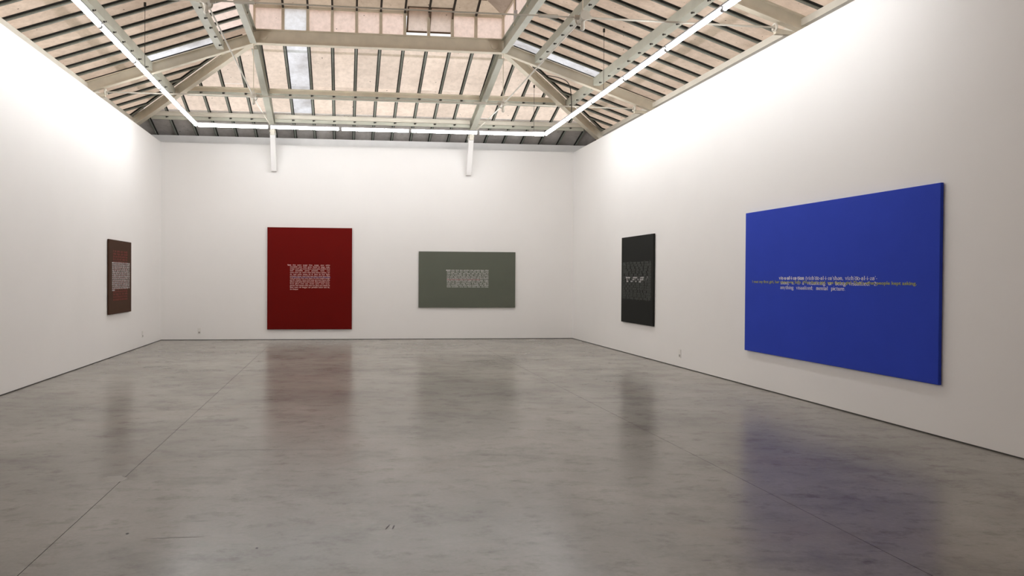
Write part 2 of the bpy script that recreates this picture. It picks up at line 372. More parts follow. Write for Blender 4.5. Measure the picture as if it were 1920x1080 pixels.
# pivoted sash, top leaning into the room
sx0, sx1 = 5.63, 6.57; zc_ = 6.762; hs = 0.262; tl = 0.62
def sp(x, v, d=0): return (x, yw-0.01-v*math.sin(tl)-d*math.cos(tl), zc_+v*math.cos(tl)-d*math.sin(tl))
mm = MB()
def sbox(a0, a1, v0, v1, d=0.018):
    c = [sp(a, v, s_*d) for s_ in (-1, 1) for a, v in ((a0, v0), (a1, v0), (a1, v1), (a0, v1))]
    mm.add(c, [(0,3,2,1),(4,5,6,7),(0,1,5,4),(1,2,6,5),(2,3,7,6),(3,0,4,7)])
sbox(sx0, sx1, -hs, -hs+0.03); sbox(sx0, sx1, hs-0.03, hs); sbox(sx0, sx0+0.03, -hs, hs); sbox(sx1-0.03, sx1, -hs, hs); sbox(6.085, 6.115, -hs, hs)
sash = part('sash', mm, BROWN, win, (6.1, yw, zc_)); sash['label'] = 'brown framed sash tilted open'
for a0, a1 in ((sx0+0.03, 6.085), (6.115, sx1-0.03)):
    mm = MB(); mm.add([sp(a0, -hs+0.03), sp(a1, -hs+0.03), sp(a1, hs-0.03), sp(a0, hs-0.03)], [(0,1,2,3)])
    mm.build('pane', PANE_S, sash, loc=((a0+a1)/2, yw, zc_))
# lantern roof over the end window
lr = empty('window_2', (5.1, Y1, LZ1)); struct(lr, 'sloping end of the lantern roof above the pane row', 'roof light')
def zlan(y): return LZ1+0.02+LP*(Y1-y)
for i in range(len(mx)-1):
    a, b = mx[i], mx[i+1]; p = [(a, Y1-min(a-XA, XB-a)), (b, Y1-min(b-XA, XB-b)), (b, Y1+0.12), (a, Y1+0.12)]
    mm = MB(); mm.add([(q[0], q[1], zlan(q[1])) for q in p], [(0,1,2,3)]); mm.build('roof_panel', PANE_D, lr, loc=((a+b)/2, Y1, LZ1))
    if 0 < i:
        ya = Y1-min(a-XA, XB-a)
        mm = MB(); mm.prof((a, ya, zlan(ya)-0.05), (a, Y1, zlan(Y1)-0.05), [(-0.02,0),(0.02,0),(0.02,0.045),(-0.02,0.045)]); part('glazing_bar', mm, DARK, lr, (a, Y1, LZ1))
mm = MB(); mm.box(3.2, 7.15, Y1-0.62, Y1-0.56, zlan(Y1-0.6)-0.14, zlan(Y1-0.6)-0.05); part('purlin', mm, BROWN, lr, (5.1, Y1-0.6, LZ1))
# lantern sides: glazed strips above the curb beams
for nm, x in (('window_3', XA), ('window_4', XB)):
    mm = MB(); mm.box(x-0.02, x+0.02, YF, Y1, LZ1-0.03, LZ1+0.03)
    ws = fixn(mm.build(nm, STEEL)); struct(ws, 'glazed %s side of the roof lantern' % ('left' if x == XA else 'right'), 'window')
    y = Y1-0.05; n = 0
    while y > YF:
        mm = MB(); mm.box(x-0.03, x+0.03, y-0.025, y+0.025, LZ0-0.05, LZ1); mm.build('mullion', STEEL, ws, loc=(x, y, LZ0))
        y2 = max(y-SP*2, YF)
        mm = MB(); mm.add([(x, y2+0.025, LZ0-0.05), (x, y-0.025, LZ0-0.05), (x, y-0.025, LZ1), (x, y2+0.025, LZ1)], [(0,1,2,3)]); mm.build('pane', PANE, ws, loc=(x, y, LZ0))
        y = y2-1e-6 if y2 > YF else YF

# ------------------------------------------------------------------ steel roof frame
def truss(y, label, front):
    t = empty('roof_truss', (0, y, 5.0)); tag(t, label, 'truss', 'steel roof trusses with tie rods')
    hb = ibeam(0.204, 0.11)
    for sx, xa, xe, zf in ((-1, XA, XL+0.02, zL), (1, XB, XR-0.02, zR)):
        mm = MB(); mm.prof((xa-sx*0.02, y, zf(xa)), (xe, y, zf(xe)), hb); part('rafter', mm, STEEL, t, (xa, y, ZA))
        mm = MB(); xf = -0.20 if sx < 0 else 10.40            # haunch plate and shackle where the tie rod meets the rafter
        zb = 5.03
        mm.add([(xf, y-0.03, zb+0.05), (xf, y-0.03, zb-0.03), (xe, y-0.03, zb-0.03-0.02), (xe, y-0.03, zf(xe)), (xf, y+0.03, zb+0.05), (xf, y+0.03, zb-0.03), (xe, y+0.03, zb-0.05), (xe, y+0.03, zf(xe))],
               [(0,1,2,3),(7,6,5,4),(0,4,5,1),(1,5,6,2),(2,6,7,3),(3,7,4,0)]); part('haunch', mm, STEEL, t, (xf, y, zb))
        mm = MB(); mm.ring((xf, y, 5.095), 0.05, 0.016, 'x'); mm.rod((xf-0.035*sx, y, 5.06), (xf+0.05*sx, y, 5.05), 0.02); part('shackle', mm, STEELW, t, (xf, y, 5.09))
        mm = MB(); mm.rod((xa, y, 5.11), (xf, y, 5.095), 0.015); part('tie_rod', mm, STEELW, t, (xa, y, 5.1))
        mm = MB(); mm.rod((xa, y, 5.13), (xa, y, ZA+0.02), 0.008, 6); part('hanger_rod', mm, STEEL, t, (xa, y, 5.2))
        mm = MB()
        mm.rod((xa, y-0.11, 5.10), (xa, y+0.11, 5.10), 0.055, 12); mm.rod((xa, y-0.125, 5.10), (xa, y-0.105, 5.10), 0.068, 12); mm.rod((xa, y+0.105, 5.10), (xa, y+0.125, 5.10), 0.068, 12)
        mm.rod((xa-0.12, y, 5.11), (xa+0.12, y, 5.11), 0.032, 10); mm.rod((xa, y, 5.06), (xa, y, 4.98), 0.03, 10); mm.ball((xa, y, 4.965), 0.034); mm.rod((xa, y, 5.14), (xa, y, 5.22), 0.03, 8, r1=0.015)
        part('rod_node', mm, STEELW, t, (xa, y, 5.1))
    mm = MB(); mm.rod((XA, y, 5.11), (XB, y, 5.11), 0.011); tr_ = part('tie_rod', mm, STEELW, t, (5.1, y, 5.1))
    for x in (XA+0.48, XB-0.48):
        mm = MB(); mm.rod((x-0.13, y, 5.11), (x+0.13, y, 5.11), 0.026, 8); part('turnbuckle', mm, STEELW, tr_, (x, y, 5.1))
    mm = MB(); mm.prof((XA-0.05, y, ZA), (XB+0.05, y, ZA), ibeam(0.28, 0.13)); part('collar_beam', mm, STEEL, t, (5.1, y, ZA))
    for x in (XA+0.19, XB-0.19):
        mm = MB(); mm.rod((x, y-0.006, ZA+0.15), (x, y-0.02, ZA+0.15), 0.075, 16); part('boss', mm, STEEL, t, (x, y, ZA+0.15))
    return t
truss(Y1, 'grey steel roof truss at the end of the lantern, nearest the back wall', True)
truss(Y2, 'grey steel roof truss nearest the camera, its tie rod running across the top edge', False)

for nm, x, side in (('hip_rafter', XA, 'left'), ('hip_rafter', XB, 'right')):
    sx = -1 if side == 'left' else 1; t = 3.33
    mm = MB(); mm.prof((x, Y1, ZA-0.005), (x+sx*t, Y1+t, ZA-SL*t), ibeam(0.204, 0.11))
    tag(fixn(mm.build(nm, STEEL, loc=(x, Y1, ZA))), 'grey steel hip rafter running down into the back %s corner' % side, 'rafter', 'hip rafters')
for x, xb, side in ((XA, 2.68, 'left'), (XB, 7.49, 'right')):
    mm = MB(); mm.prof((x, Y1+0.17, zE(Y1+0.17)), (xb, -0.12, zE(-0.12)), ibeam(0.204, 0.13))
    tag(fixn(mm.build('jack_rafter', STEELG, loc=(x, Y1, ZA))), 'grey green rafter down the back slope, %s one of the two' % side, 'rafter', 'back slope rafters')
    # foot bracket reaching down the back wall
    b = empty('rafter_bracket', (xb, -0.02, 4.12)); tag(b, 'white bracket at the foot of the %s rafter on the back wall' % side, 'bracket', 'rafter brackets on the back wall')
    sx = -1 if side == 'left' else 1
    xt = xb
    mm = MB(); w_ = 0.062
    mm.add([(xt-w_, -0.46, 4.96), (xt+w_, -0.46, 4.96), (xt+w_, -0.34, 5.02), (xt-w_, -0.34, 5.02), (xb-w_, -0.11, 4.12), (xb+w_, -0.11, 4.12), (xb+w_, 0.0, 4.12), (xb-w_, 0.0, 4.12)],
           [(0,1,2,3),(7,6,5,4),(0,4,5,1),(1,5,6,2),(2,6,7,3),(3,7,4,0)]); bevel(part('strut', mm, WHITE, b, (xb, 0, 4.12)), 0.008)
    mm = MB(); mm.add([(xb-0.012, -0.36, 5.0), (xb+0.012, -0.36, 5.0), (xb-0.012, -0.0, 4.2), (xb+0.012, -0.0, 4.2), (xb-0.012, 0.0, 4.776), (xb+0.012, 0.0, 4.776)], [(0,2,4),(1,5,3),(0,1,3,2),(2,3,5,4),(0,4,5,1)])
    part('web', mm, WHITE, b, (xb, 0, 4.2))
    mm = MB(); mm.box(xt-0.05, xt+0.05, -0.5, -0.34, 4.93, zE(-0.34)-0.006); mm.rod((xt-0.07, -0.43, 5.02), (xt+0.07, -0.43, 5.02), 0.03, 8); part('shoe', mm, STEELW, b, (xt, -0.4, 5))
    # longitudinal rods
    mm = MB(); mm.rod((x, Y1+0.1, 5.09), (xb, -0.5, 5.06), 0.013); tag(part('brace_rod', mm, STEELW, None, (x, Y1, 5.1)), 'white rod from the %s tie node to the back wall rafter foot' % side, 'rod', 'longitudinal brace rods')
    mm = MB(); mm.rod((x, Y2+0.1, 5.10), (x, Y1-0.1, 5.10), 0.013); tag(part('brace_rod', mm, STEELW, None, (x, Y2, 5.1)), 'thin rod joining the two trusses along the %s side' % side, 'rod', 'longitudinal brace rods')
    mm = MB(); mm.prof((x, YF, ZA-0.01), (x, Y1-0.05, ZA-0.01), ibeam(0.27, 0.12)); tag(part('curb_beam', mm, STEELG, None, (x, Y1, ZA)), 'pale painted lantern curb beam along the %s edge of the lantern' % side, 'beam', 'lantern curb beams')
    # small hanging device on the lantern post
    dx = x-0.03*sx; dv = empty('hanging_device', (dx, -4.62, 6.38)); tag(dv, 'small grey cylindrical device hung at the %s end of the lantern' % side, 'device', 'devices on the lantern posts')
    mm = MB(); mm.rod((dx, -4.62, 6.40), (dx, -4.62, 6.58), 0.035, 12); mm.rod((dx, -4.62, 6.38), (dx, -4.62, 6.40), 0.02, 12, r1=0.035); part('body', mm, ALU, dv, (dx, -4.62, 6.4))
    mm = MB(); mm.rod((dx, -4.62, 6.58), (dx, -4.62, LZ1), 0.007, 6); part('rod', mm, DARK, dv, (dx, -4.62, 6.6))

# purlins with bar clips
def purlin(p0, p1, prof, material, label, zclip=None, clips=(), rail=None, grp='purlins under the roof sheets'):
    c = (Vector(p0)+Vector(p1))/2
    o = empty('purlin', c); tag(o, label, 'purlin', grp)
    mm = MB(); mm.prof(p0, p1, prof); bm_ = part('beam', mm, material, o, c)
    if rail:
        mm = MB(); mm.prof(p0, p1, rail); part('flange_rail', mm, STEELG, o, c)
    proto = None
    for q in clips:
        if proto is None:
            mm = MB(); mm.rod((q[0], q[1], q[2]-0.018), (q[0], q[1], q[2]+0.012), 0.017, 6); mm.rod((q[0]+0.03, q[1]+0.0, q[2]-0.012), (q[0]+0.03, q[1]+0.0, q[2]+0.012), 0.010, 6)
            proto = mm.build('clip', DARK, bm_, loc=q)
        else:
            k = proto.copy(); COL.objects.link(k); k.parent = bm_; k.location = Vector(q)-PL[bm_.name]
box = lambda w, h, y=0: [(-w/2, y), (w/2, y), (w/2, y+h), (-w/2, y+h)]
# back slope: middle and low purlins (prof side axis: +y when running along +x is (d x up) = -y)
def xhip(y): return XA-(y-Y1), XB+(y-Y1)
for yp, ht, material, lab in ((-1.62, 0.19, STEEL, 'deep two part steel purlin halfway up the back slope'), (-0.60, 0.17, STEELW, 'pale steel purlin low on the back slope above the light row')):
    a, b = xhip(yp); zt = zE(yp, 0.215)
    hh = ht*0.5
    prof = [(-0.05, hh), (0.035, hh-0.012), (0.035, hh), (0.0, hh+0.006), (0.0, ht-0.012), (0.05, ht-0.012), (0.05, ht), (-0.05, ht)]
    rail = [(-0.06, 0.0), (-0.012, 0.0), (-0.012, hh-0.012), (0.02, hh-0.012), (-0.05, hh-0.002), (-0.06, hh-0.002)]
    cl = [(x, yp-0.004, zt-hh-0.03) for x in EX if a+0.25 < x < b-0.25]
    fr = (yp-Y1)/(-0.12-Y1); xl_, xr_ = XA+(2.68-XA)*fr, XB+(7.49-XB)*fr
    for (xa_, xb_, wh) in ((a+0.17, xl_-0.08, 'left piece'), (xl_+0.08, xr_-0.08, 'middle piece'), (xr_+0.08, b-0.17, 'right piece')):
        purlin((xa_, yp, zt-ht), (xb_, yp, zt-ht), prof, material, lab+', '+wh, clips=[q for q in cl if xa_+0.05 < q[0] < xb_-0.08], rail=rail)
for side in 'LR':
    zf = zL if side == 'L' else zR; nm = 'left' if side == 'L' else 'right'
    yl = YR-1.5
    for xp, which in ((1.97, 'upper'), (0.62, 'lower')) if side == 'L' else ((8.32, 'upper'), (9.56, 'lower')):
        ye = Y1 if which == 'upper' else (Y1+(XA-xp) if side == 'L' else Y1+(xp-XB))
        ht = 0.16; zt = zf(xp, 0.215); s_ = 1 if side == 'L' else -1
        cl = [(xp+s_*0.035, y+0.04, zt-ht-0.004) for y in SY if YR < y < ye-0.1]
        prof = [(-0.07, 0), (0.07, 0), (0.07, 0.012), (-0.058*s_ if 0 else -0.058, 0.012), (-0.058, ht), (-0.07, ht)] if side == 'R' else [(0.07, 0), (0.07, ht), (0.058, ht), (0.058, 0.012), (-0.07, 0.012), (-0.07, 0)]
        for seg, (ya, yb) in enumerate(((yl, Y2-0.06), (Y2+0.06, Y1-0.06), (Y1+0.07, ye-0.13))):
            if yb-ya < 0.1: continue
            where = ('nearest the camera', 'between the two trusses', 'between the end truss and the hip')[seg]
            purlin((xp, ya, zt-ht), (xp, yb, zt-ht), prof, STEELG, '%s purlin of the %s slope, %s' % (which, nm, where), clips=[q for q in cl if ya < q[1] < yb])
    xe = -0.575 if side == 'L' else 10.845
    z0 = zf(xe, 0.215)-0.02
    mm = MB(); mm.box(xe-0.055, xe+0.055, YF, Y1+(XA-xe if side == 'L' else xe-XB)-0.2, z0-0.10, z0); tag(part('eaves_beam', mm, STEELW, None, (xe, -5, z0)), 'pale eaves beam above the top of the %s wall' % nm, 'beam', 'eaves beams')

# ------------------------------------------------------------------ linear lights
TL, LY, LZ = 1.526, -2.10, 4.745
LX0, LX1 = 1.245, 8.875
def light(c, along, label, hang=False):
    c = Vector(c); o = empty('linear_light', c); tag(o, label, 'light', 'linear lights hung below the roof')
    d = V(1,0,0) if along == 'x' else V(0,1,0); h = TL/2-0.008
    a, b = c-d*h, c+d*h
    mm = MB(); mm.prof(a, b, [(-0.014, 0.056), (0.014, 0.056), (0.03, 0.066), (0.03, 0.085), (0.018, 0.095), (-0.018, 0.095), (-0.03, 0.085), (-0.03, 0.066)]); part('housing', mm, ALU, o, c)
    n = 14; pts = [(0.024*math.cos(t), 0.028+0.024*math.sin(t)) for t in [2*math.pi*i/n for i in range(n)]]
    mm = MB(); mm.prof(a+d*0.026, b-d*0.026, pts); df = part('diffuser', mm, GLOW, o, c)
    for e, s_ in ((a, 1), (b, -1)):
        mm = MB(); mm.prof(e, e+d*s_*0.026, [(0.027*math.cos(t), 0.028+0.027*math.sin(t)) for t in [2*math.pi*i/n for i in range(n)]]); part('end_cap', mm, ALU, df, e)
    if hang:
        for (hx, hy) in hang:
            zt = min(zE(hy, 0.21), zL(hx, 0.21), zR(hx, 0.21))
            mm = MB(); mm.rod((hx, hy, c.z+0.085), (hx, hy, zt), 0.004, 5); wr = part('wire', mm, DARK, o, (hx, hy, c.z))
            mm = MB(); mm.rod((hx, hy, zt-0.06), (hx, hy, zt), 0.02, 8); part('hook', mm, DARK, wr, (hx, hy, zt))
def curve_tube(name, pts, r, material, n=6):
    P = [Vector(p) for p in pts]; Q = []
    for i in range(len(P)-1):
        a, b, c, d = P[max(i-1, 0)], P[i], P[i+1], P[min(i+2, len(P)-1)]
        for k in range(5):
            t = k/5; Q.append(0.5*((2*b)+(c-a)*t+(2*a-5*b+4*c-d)*t*t+(3*b-a-3*c+d)*t**3))
    Q.append(P[-1]); vs_ = []; fs_ = []
    for i, p in enumerate(Q):
        d = (Q[min(i+1, len(Q)-1)]-Q[max(i-1, 0)]).normalized(); sd = d.cross(V(0.3, 1, 0.1)).normalized(); u = sd.cross(d)
        vs_ += [p+(sd*math.cos(2*math.pi*j/n)+u*math.sin(2*math.pi*j/n))*r for j in range(n)]
    for i in range(len(Q)-1):
        fs_ += [(i*n+j, i*n+(j+1) % n, (i+1)*n+(j+1) % n, (i+1)*n+j) for j in range(n)]
    mm_ = MB(); mm_.add(vs_, fs_); return mm_.build(name, material, loc=P[0])
tag(curve_tube('power_cable', [(8.20, -3.53, 5.86), (8.40, -3.60, 5.70), (8.68, -3.75, 5.60), (8.84, -3.90, 5.45), (8.885, -3.95, 5.15), (8.885, -3.96, 4.84)], 0.008, DARK), 'thin black cable looping down from the rafter to the right light run', 'cable')
words = ['first', 'second', 'third', 'fourth', 'fifth', 'sixth', 'seventh']
for i in range(5):
    light((LX0+TL*(i+0.5), LY, LZ), 'x', 'lit white linear light parallel to the back wall, %s from the left' % words[i], [(8.62, LY)] if i == 4 else False)
for i in range(6):
    light((LX0-0.01, LY-TL*(i+0.5)-0.02, LZ), 'y', 'lit white linear light along the left wall, %s from the back corner' % words[i], [(LX0-0.01, -6.1)] if i == 2 else False)
    light((LX1+0.01, LY-TL*(i+0.5)-0.02, LZ), 'y', 'lit white linear light along the right wall, %s from the back corner' % words[i], [(LX1+0.01, -5.75)] if i == 2 else False)

# ------------------------------------------------------------------ lettering
TK, TN = 0.25, 0.14
class Pen:
    def __init__(s, k=1.0): s.v = []; s.f = []; s.k = k
    def quad(s, a, b, c, d):
        o = len(s.v); s.v += [a, b, c, d]; s.f.append((o, o+1, o+2, o+3))
    def line(s, x0, y0, x1, y1, w):
        dx, dy = x1-x0, y1-y0; l = math.hypot(dx, dy) or 1; w *= s.k; nx, ny = -dy/l*w/2, dx/l*w/2
        s.quad((x0+nx, y0+ny), (x0-nx, y0-ny), (x1-nx, y1-ny), (x1+nx, y1+ny))
    def arc(s, cx, cy, rx, ry, a0, a1, n=9, k=1.0):
        P = []
        for i in range(n+1):
            t = math.radians(a0+(a1-a0)*i/n); w = (TN+(TK*k-TN)*abs(math.cos(t)))*s.k; c, q = math.cos(t), math.sin(t)
            P.append(((cx+(rx-w/2)*c, cy+(ry-w/2)*q), (cx+(rx+w/2)*c, cy+(ry+w/2)*q)))
        for i in range(n): s.quad(P[i][0], P[i][1], P[i+1][1], P[i+1][0])
    def serif(s, x, y, h=0.22): s.line(x-h, y, x+h, y, 0.11)
    def stem(s, x, y0, y1, b=1, t=0.5):
        s.line(x, y0, x, y1, TK)
        if b: s.serif(x, y0+0.04, 0.22*b)
        if t == 0.5: s.line(x-0.24, y1-0.05, x, y1-0.02, 0.10)
        elif t: s.serif(x, y1-0.04, 0.22*t)
def glyph(p, c):
    """slab serif lower case built from strokes, x-height 1; returns the advance width"""
    S, A, Ln = p.stem, p.arc, p.line
    if c == ' ': return 0.55
    if c == 'a': A(0.42, .70, .30, .29, 165, 0); S(.70, .02, .72, .0, 0); A(.42, .30, .32, .29, 80, 330); Ln(.66, .05, .86, .05, .09); return 1.0
    if c == 'b': S(.24, 0, 1.5, 0, .5); A(.56, .5, .38, .5, 140, -140); return 1.1
    if c == 'c': A(.5, .5, .42, .5, 50, 315); return .95
    if c == 'd': S(.80, 0, 1.5, .0, .5); Ln(.8, .04, 1.0, .04, .09); A(.48, .5, .38, .5, 40, 320); return 1.12
    if c in 'e\u0259':
        if c == 'e': A(.5, .5, .42, .5, 0, 315); Ln(.12, .52, .9, .52, .09)
        else: A(.5, .5, .42, .5, 180, 495); Ln(.12, .48, .9, .48, .09)
        return 1.0
    if c == 'f': S(.32, 0, 1.2, 1, 0); A(.58, 1.2, .27, .3, 180, 40); Ln(.08, .96, .62, .96, .09); return .72
    if c == 'g': A(.46, .64, .34, .36, 0, 360, 12); A(.5, -.22, .44, .26, 0, 360, 12); Ln(.28, .3, .3, .02, .12); Ln(.7, .9, .95, .98, .1); return 1.0
    if c == 'h': S(.26, 0, 1.5, 1, .5); A(.58, .66, .30, .34, 165, 0); S(.86, 0, .68, 1, 0); return 1.15
    if c in 'ij\u0131': S(.28, 0, 1, 1, .5); Ln(.28, 1.24, .28, 1.44, .2); return .56
    if c == 'k': S(.26, 0, 1.5, 1, .5); Ln(.34, .42, .8, .94, .1); Ln(.46, .58, .88, .05, .18); p.serif(.88, .04, .2); p.serif(.8, .95, .18); return 1.1
    if c == 'l': S(.28, 0, 1.5, 1, .5); return .56
    if c == 'm': S(.26, 0, 1, 1, .5); A(.53, .68, .25, .32, 165, 0); S(.78, 0, .7, 1, 0); A(1.05, .68, .25, .32, 165, 0); S(1.30, 0, .7, 1, 0); return 1.6
    if c == 'n': S(.26, 0, 1, 1, .5); A(.58, .66, .30, .34, 165, 0); S(.86, 0, .68, 1, 0); return 1.15
    if c in 'o\u014d':
        A(.5, .5, .42, .5, 0, 360, 14)
        if c != 'o': Ln(.2, 1.25, 1.35, 1.25, .1)
        return 1.0
    if c == 'p': S(.26, -.5, 1, 1, .5); A(.58, .5, .38, .5, 140, -140); return 1.1
    if c == 'q': S(.80, -.5, 1, 1, 0); A(.48, .5, .38, .5, 40, 320); return 1.1
    if c == 'r': S(.26, 0, 1, 1, .5); A(.56, .68, .28, .3, 160, 40); return .8
    if c == 's': A(.42, .74, .28, .27, 30, 250, 8, .8); A(.42, .27, .30, .28, 110, -150, 8, .8); return .84
    if c == 't': S(.30, .14, 1.3, 0, 0); A(.5, .24, .2, .22, 180, 320); Ln(.06, .95, .62, .95, .09); return .7
    if c == 'u': S(.24, .3, 1, 0, .5); A(.52, .34, .28, .34, 180, 340); S(.82, 0, 1, 0, .5); Ln(.8, .04, 1.02, .04, .09); return 1.14
    if c == 'v': Ln(.16, .96, .5, .0, .19); Ln(.84, .96, .5, .0, .1); p.serif(.16, .96, .2); p.serif(.84, .96, .18); return 1.0
    if c == 'w': Ln(.14, .96, .42, 0, .18); Ln(.72, .96, .42, 0, .09); Ln(.72, .96, .98, 0, .18); Ln(1.26, .96, .98, 0, .09); p.serif(.14, .96, .18); p.serif(1.26, .96, .16); return 1.4
    if c == 'x': Ln(.14, .95, .82, .05, .19); Ln(.82, .95, .14, .05, .09); p.serif(.14, .96, .18); p.serif(.84, .04, .18); p.serif(.82, .96, .16); p.serif(.14, .04, .16); return .98
    if c == 'y': Ln(.16, .96, .5, .0, .19); Ln(.84, .96, .38, -.42, .1); Ln(.38, -.42, .12, -.42, .12); p.serif(.16, .96, .2); p.serif(.84, .96, .18); return 1.0
    if c == 'z': Ln(.1, .94, .8, .94, .1); Ln(.76, .94, .14, .06, .18); Ln(.1, .06, .84, .06, .1); Ln(.12, .94, .12, .74, .08); Ln(.82, .06, .82, .26, .08); return .92
    if c in '.\u00b7': y = .0 if c == '.' else .5; Ln(.22, y, .22, y+.2, .2); return .44
    if c == ',': Ln(.24, .2, .16, -.22, .16); return .44
    if c == ';': Ln(.24, .2, .16, -.22, .16); Ln(.24, .7, .24, .9, .2); return .46
    if c == ':': Ln(.22, .0, .22, .2, .2); Ln(.22, .7, .22, .9, .2); return .44
    if c == '-': Ln(.08, .5, .5, .5, .12); return .58
    if c == "'": Ln(.2, 1.5, .14, 1.1, .13); return .34
    if c == '(': A(.6, .5, .45, 1.05, 120, 240); return .56
    if c == ')': A(-.05, .5, .45, 1.05, 60, -60); return .56
    if c == '1': S(.4, 0, 1.4, 1, .5); return .8
    if c == '2': A(.45, 1.02, .36, .38, 170, -30); Ln(.76, .85, .14, .08, .13); Ln(.1, .06, .86, .06, .13); return .95
    if c == 'f': return .7
    # capitals
    if c == 'S': A(.5, 1.05, .36, .36, 30, 255); A(.5, .37, .38, .38, 105, -150); return 1.05
    if c == 'M': S(.22, 0, 1.4, 1, .8); S(1.3, 0, 1.4, 1, .8); Ln(.24, 1.4, .76, .1, .16); Ln(1.28, 1.4, .76, .1, .1); return 1.55
    if c == 'A': Ln(.15, .02, .6, 1.4, .1); Ln(.6, 1.4, 1.08, .02, .19); Ln(.3, .5, .88, .5, .09); p.serif(.15, .04); p.serif(1.08, .04); return 1.25
    if c == 'P': S(.28, 0, 1.4, 1, .8); A(.55, 1.05, .4, .36, 90, -90); Ln(.3, 1.36, .55, 1.36, .1); Ln(.3, .7, .55, .7, .1); return 1.05
    if c == 'L': S(.28, 0, 1.4, 1, .8); Ln(.2, .06, .95, .06, .1); Ln(.92, .06, .92, .35, .09); return 1.05
    if c == 'I': S(.3, 0, 1.4, 1, 1); return .6
    return glyph(p, 'n')
def line_pen(text, bold=False):
    """one line as a list of words, each (verts, faces, width)"""
    out = []
    for wd_ in text.split(' '):
        P = Pen(); x = 0
        for ch in wd_:
            q = Pen(1.5 if bold else 1.0); adv = glyph(q, ch); o = len(P.v); P.v += [(a+x, b) for a, b in q.v]; P.f += [tuple(i+o for i in f) for f in q.f]; x += adv+0.04
        out.append((P.v, P.f, x))
    return out
def set_lines(lines, xh, pitch, left, right, top, justify=True, first_indent=0.0, boldfirst=False, xscale=1.0):
    """lay out lines on a (u, v) plane; top = v of the first base line; returns verts, faces"""
    vs_, fs_ = [], []
    for i, t in enumerate(lines):
        ws = line_pen(t)
        if boldfirst and i == 0: ws[0] = line_pen(t.split(' ')[0], True)[0]
        l = left-(first_indent if i == 0 else 0); wsum = sum(w[2] for w in ws)*xh*xscale
        full = right-l; sc_ = xscale
        gap = 0.5*xh
        last = (i == len(lines)-1 and justify)
        if len(ws) > 1 and justify and not last: gap = (full-wsum)/(len(ws)-1)
        if gap < 0.28*xh and justify and not last:
            gap = 0.28*xh; sc_ = xscale*(full-gap*(len(ws)-1))/wsum
        u = l; v = top-i*pitch
        for a, f, w in ws:
            o = len(vs_); vs_ += [(u+x*xh*sc_, v+y*xh) for x, y in a]; fs_ += [tuple(k+o for k in q) for q in f]; u += w*xh*sc_+gap
    return vs_, fs_
def sans_line(text, width, height):
    """one line in the built-in sans letter shapes, scaled to width x cap height"""
    cu = bpy.data.curves.new('t', 'FONT'); cu.body = text; cu.resolution_u = 2; cu.offset = 0.022
    o = bpy.data.objects.new('t', cu); COL.objects.link(o); bpy.context.view_layer.update()
    dg = bpy.context.evaluated_depsgraph_get(); me = o.evaluated_get(dg).to_mesh()
    v = [(p.co.x, p.co.y) for p in me.vertices]; f = [tuple(p.vertices) for p in me.polygons]
    o.evaluated_get(dg).to_mesh_clear(); COL.objects.unlink(o); bpy.data.objects.remove(o); bpy.data.curves.remove(cu)
    x0 = min(p[0] for p in v); x1 = max(p[0] for p in v); k = width/(x1-x0)
    return [((p[0]-x0)*k, p[1]*height/0.7) for p in v], f

# ------------------------------------------------------------------ paintings
def fabric(name, rgb, rough=0.75):
    m_ = paint(name, rgb, rough, 0.03, 2.5, bump=0.0); m_.node_tree.nodes['Principled BSDF'].inputs['Specular IOR Level'].default_value = 0.12; return m_
def ink(name, rgb):
    m_, nt, N, L = mat(name); N['Principled BSDF'].inputs['Base Color'].default_value = lin(rgb); N['Principled BSDF'].inputs['Roughness'].default_value = 0.7; return m_
INK_W = ink('white_print', (236, 232, 230)); INK_PK = ink('pale_rose_print', (240, 196, 192)); INK_BL = ink('dull_violet_print', (70, 54, 112)); INK_PN = ink('dull_rose_print', (150, 96, 96))
INK_Y = ink('olive_yellow_print', (160, 162, 88)); INK_R = ink('brick_red_print', (140, 50, 42)); INK_G = ink('charcoal_grey_print', (84, 86, 82))
def painting(wall, a0, a1, z0, z1, rgb, label, texts, th=0.030, gap=0.010):
    """wall 'back' (u = x), 'left' (u = y, read towards +y), 'right' (u = -y); texts in wall coordinates u, z"""
    if wall == 'back': mp = lambda u, z, d: (u, -gap-d, z)
    elif wall == 'left': mp = lambda u, z, d: (gap+d, u, z)
    else: mp = lambda u, z, d: (W-gap-d, -u, z)
    c = mp((a0+a1)/2, z0, 0); o = empty('painting', c); tag(o, label, 'painting')
    mm = MB(); b = 0.004
    P = [mp(u, z, d) for d, e in ((0, 0), (th-b, 0), (th, b)) for u, z in ((a0+e, z0+e), (a1-e, z0+e), (a1-e, z1-e), (a0+e, z1-e))]
    mm.add(P, [(0,1,2,3), (8,9,10,11)]+[(k+i, k+(i+1) % 4, k+4+(i+1) % 4, k+4+i) for k in (0, 4) for i in range(4)])
    cv = part('canvas', mm, fabric('canvas_'+label.split()[1], rgb), o, c)
    mm = MB(); e = 0.05
    P = [mp(u, z, d) for d in (-gap+0.002, 0) for u, z in ((a0+e, z0+e), (a1-e, z0+e), (a1-e, z1-e), (a0+e, z1-e))]
    mm.add(P, [(0,1,2,3), (4,5,6,7)]+[(i, (i+1) % 4, 4+(i+1) % 4, 4+i) for i in range(4)]); part('stretcher', mm, DARK, o, c)
    for nm, lb, vs_, fs_, ik, lift in texts:
        mm = MB(); mm.add([mp(u, v, th+lift) for u, v in vs_], fs_); t = mm.build(nm, ik, cv, loc=c); t['label'] = lb; t['kind'] = 'stuff'
    return o
def shift(t, du, dv): return [(a+du, b+dv) for a, b in t[0]], t[1]

